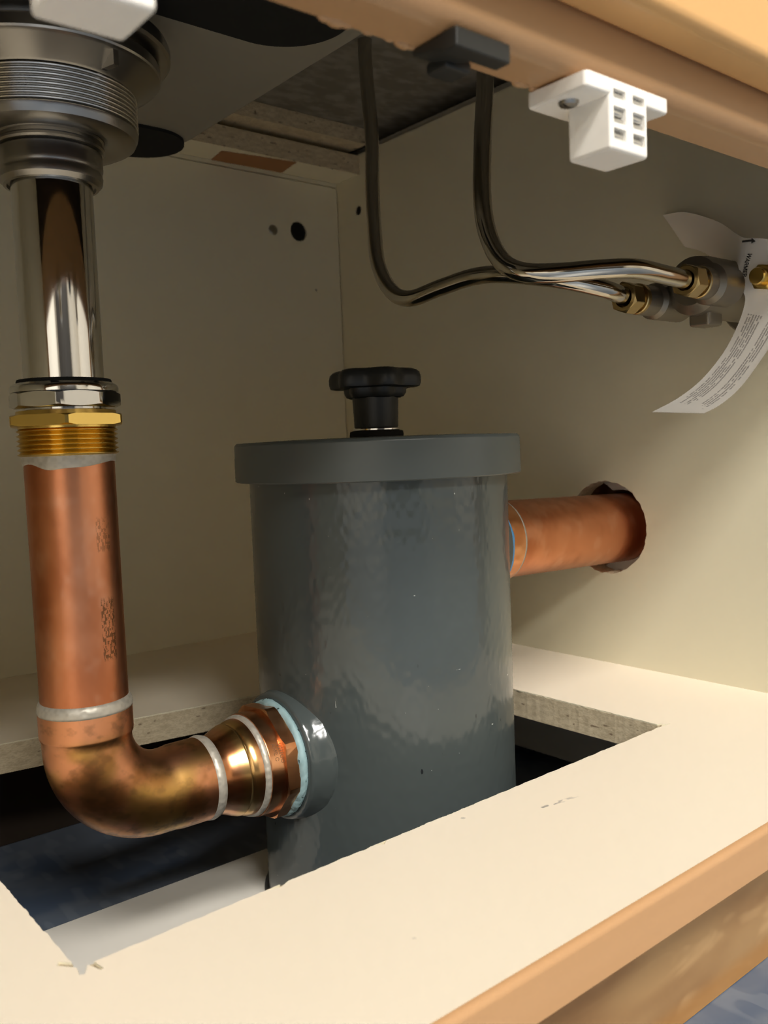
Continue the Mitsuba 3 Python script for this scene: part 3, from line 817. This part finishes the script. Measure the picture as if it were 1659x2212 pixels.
# WARMER follows an arc about the stem, reading downwards with its tops towards the nut
wm = meshkit.text_mesh('WARMER', 0.0027, 0.00015, bold=True).subdivide().subdivide()
v_ = wm.vertices - [wm.vertices[:, 0].min(), 0, 0]
phi = math.radians(27) - v_[:, 0] / v_[:, 0].max() * math.radians(28)
rad_ = 0.0300 - v_[:, 1]
yy_, zz_ = 0.2510 + rad_ * np.cos(phi), 0.2710 + rad_ * np.sin(phi)
wm.vertices = np.c_[paper_x(yy_, zz_) - 0.0001 - v_[:, 2], yy_, zz_]
wm.fix_normals()
add('valve_tag__lettering', wm, 'ink')
arrow = Polygon([(0, 0), (0.006, 0.0016), (0.006, 0.0024), (0.0085, 0.0009), (0.0058, -0.0008), (0.0059, 0.0004), (0, -0.0012)])
am = extrude(arrow, 0, 0.0001)
am.vertices = np.c_[0.5185 - 0 * am.vertices[:, 0] + 0.0015, 0.2815 - am.vertices[:, 0], 0.2925 - 0.35 * am.vertices[:, 0] + am.vertices[:, 1]]
add('valve_tag__arrow', am, 'ink')
tag('valve_tag', 'curled white paper tag with small print hanging on the valve stem', 'tag')

# ------------------------------------------------------------------ catches under the top rail


def catch(key, x0, label):
    """White roller catch; x0 is the left face of its body."""
    y0, zt = 0.1830, 0.2957
    plate = m3.Manifold.batch_hull([m3.Manifold.cylinder(0.0044, 0.0018, 0.0018, 20).translate((x, y, zt - 0.0050)) for x in (x0 - 0.0105, x0 + 0.0325) for y in (y0 + 0.0018, y0 + 0.0235)] +
                                   [m3.Manifold.sphere(0.0012, 16).translate((x, y, zt - 0.0046)) for x in (x0 - 0.0108, x0 + 0.0328) for y in (y0 + 0.0012, y0 + 0.0241)])
    body_ = rbox(x0, x0 + 0.0212, y0 - 0.0002, y0 + 0.0178, 0.2723, zt - 0.0002, 0.0013, 16)
    slots = []
    for c, dx in enumerate((0.0050, 0.0158)):
        for (za, zb) in ((0.2922, 0.2893), (0.2866, 0.2813), (0.2796, 0.2758)):
            slots.append((x0 + dx - 0.0034, x0 + dx + 0.0034, zb, za))
    for s_ in slots:
        c_ = rbox(s_[0], s_[1], y0 - 0.004, y0 + 0.006, s_[2], s_[3], 0.0004, 8)
        body_, plate = body_ - c_, plate - c_
    add(key + '__mounting_plate', tm(plate), 'white_plastic', smooth=30)
    add(key + '__body', tm(body_), 'white_plastic', smooth=30)
    i = 0
    for s_ in slots:
        tall = s_[3] - s_[2] > 0.004
        zs = (s_[2] + 0.0013, s_[3] - 0.0013) if tall else ((s_[2] + s_[3]) / 2,)
        for zz in zs:
            r_ = 0.0012
            m = lathe([(r_, s_[0] + 0.0001), (r_, s_[1] - 0.0001)], axis='x', origin=(0, y0 + 0.0020, zz), n=24)
            add(key + '__pin' + ('_%03d' % i if i else ''), m, 'chrome', smooth=40)
            i += 1
    scr = lathe([(0.0012, -0.0012), (0.0030, -0.0008), (0.0036, 0.0004), (0.0036, 0.0014)], n=32)
    scr = tm(man(scr) - man(box(-0.003, 0.003, -0.0005, 0.0005, -0.003, -0.0004)))
    scr.apply_translation((x0 - 0.0058, y0 + 0.0125, zt - 0.0062))
    add(key + '__screw', scr, 'satin_steel', smooth=30, label='round screw head')
    tag(key, label, 'door catch', 'white door catches')


catch('door_catch', 0.2540, 'white plastic door catch with six slots under the rail, near the maple front')
catch('door_catch_001', 0.0715, 'white plastic door catch cut off by the upper left corner of the photo')
bl = rbox(0.1868, 0.2095, 0.1862, 0.1925, 0.2900, 0.2958, 0.0006, 8)
arm_ = m3.Manifold.batch_hull([rbox(0.1868, 0.2010, 0.1862, 0.1885, 0.2900, 0.2958, 0.0006, 8), rbox(0.1875, 0.2010, 0.2030, 0.2060, 0.2938, 0.2958, 0.0006, 8)])
add('black_bracket__plate', tm(bl + arm_), 'black_plastic', smooth=30)
add('black_bracket__stud', tm(rbox(0.1960, 0.2070, 0.2000, 0.2095, 0.2910, 0.2950, 0.001, 8)), 'black_plastic', smooth=30)
tag('black_bracket', 'small black plastic bracket under the rail beside the supply tube', 'bracket')
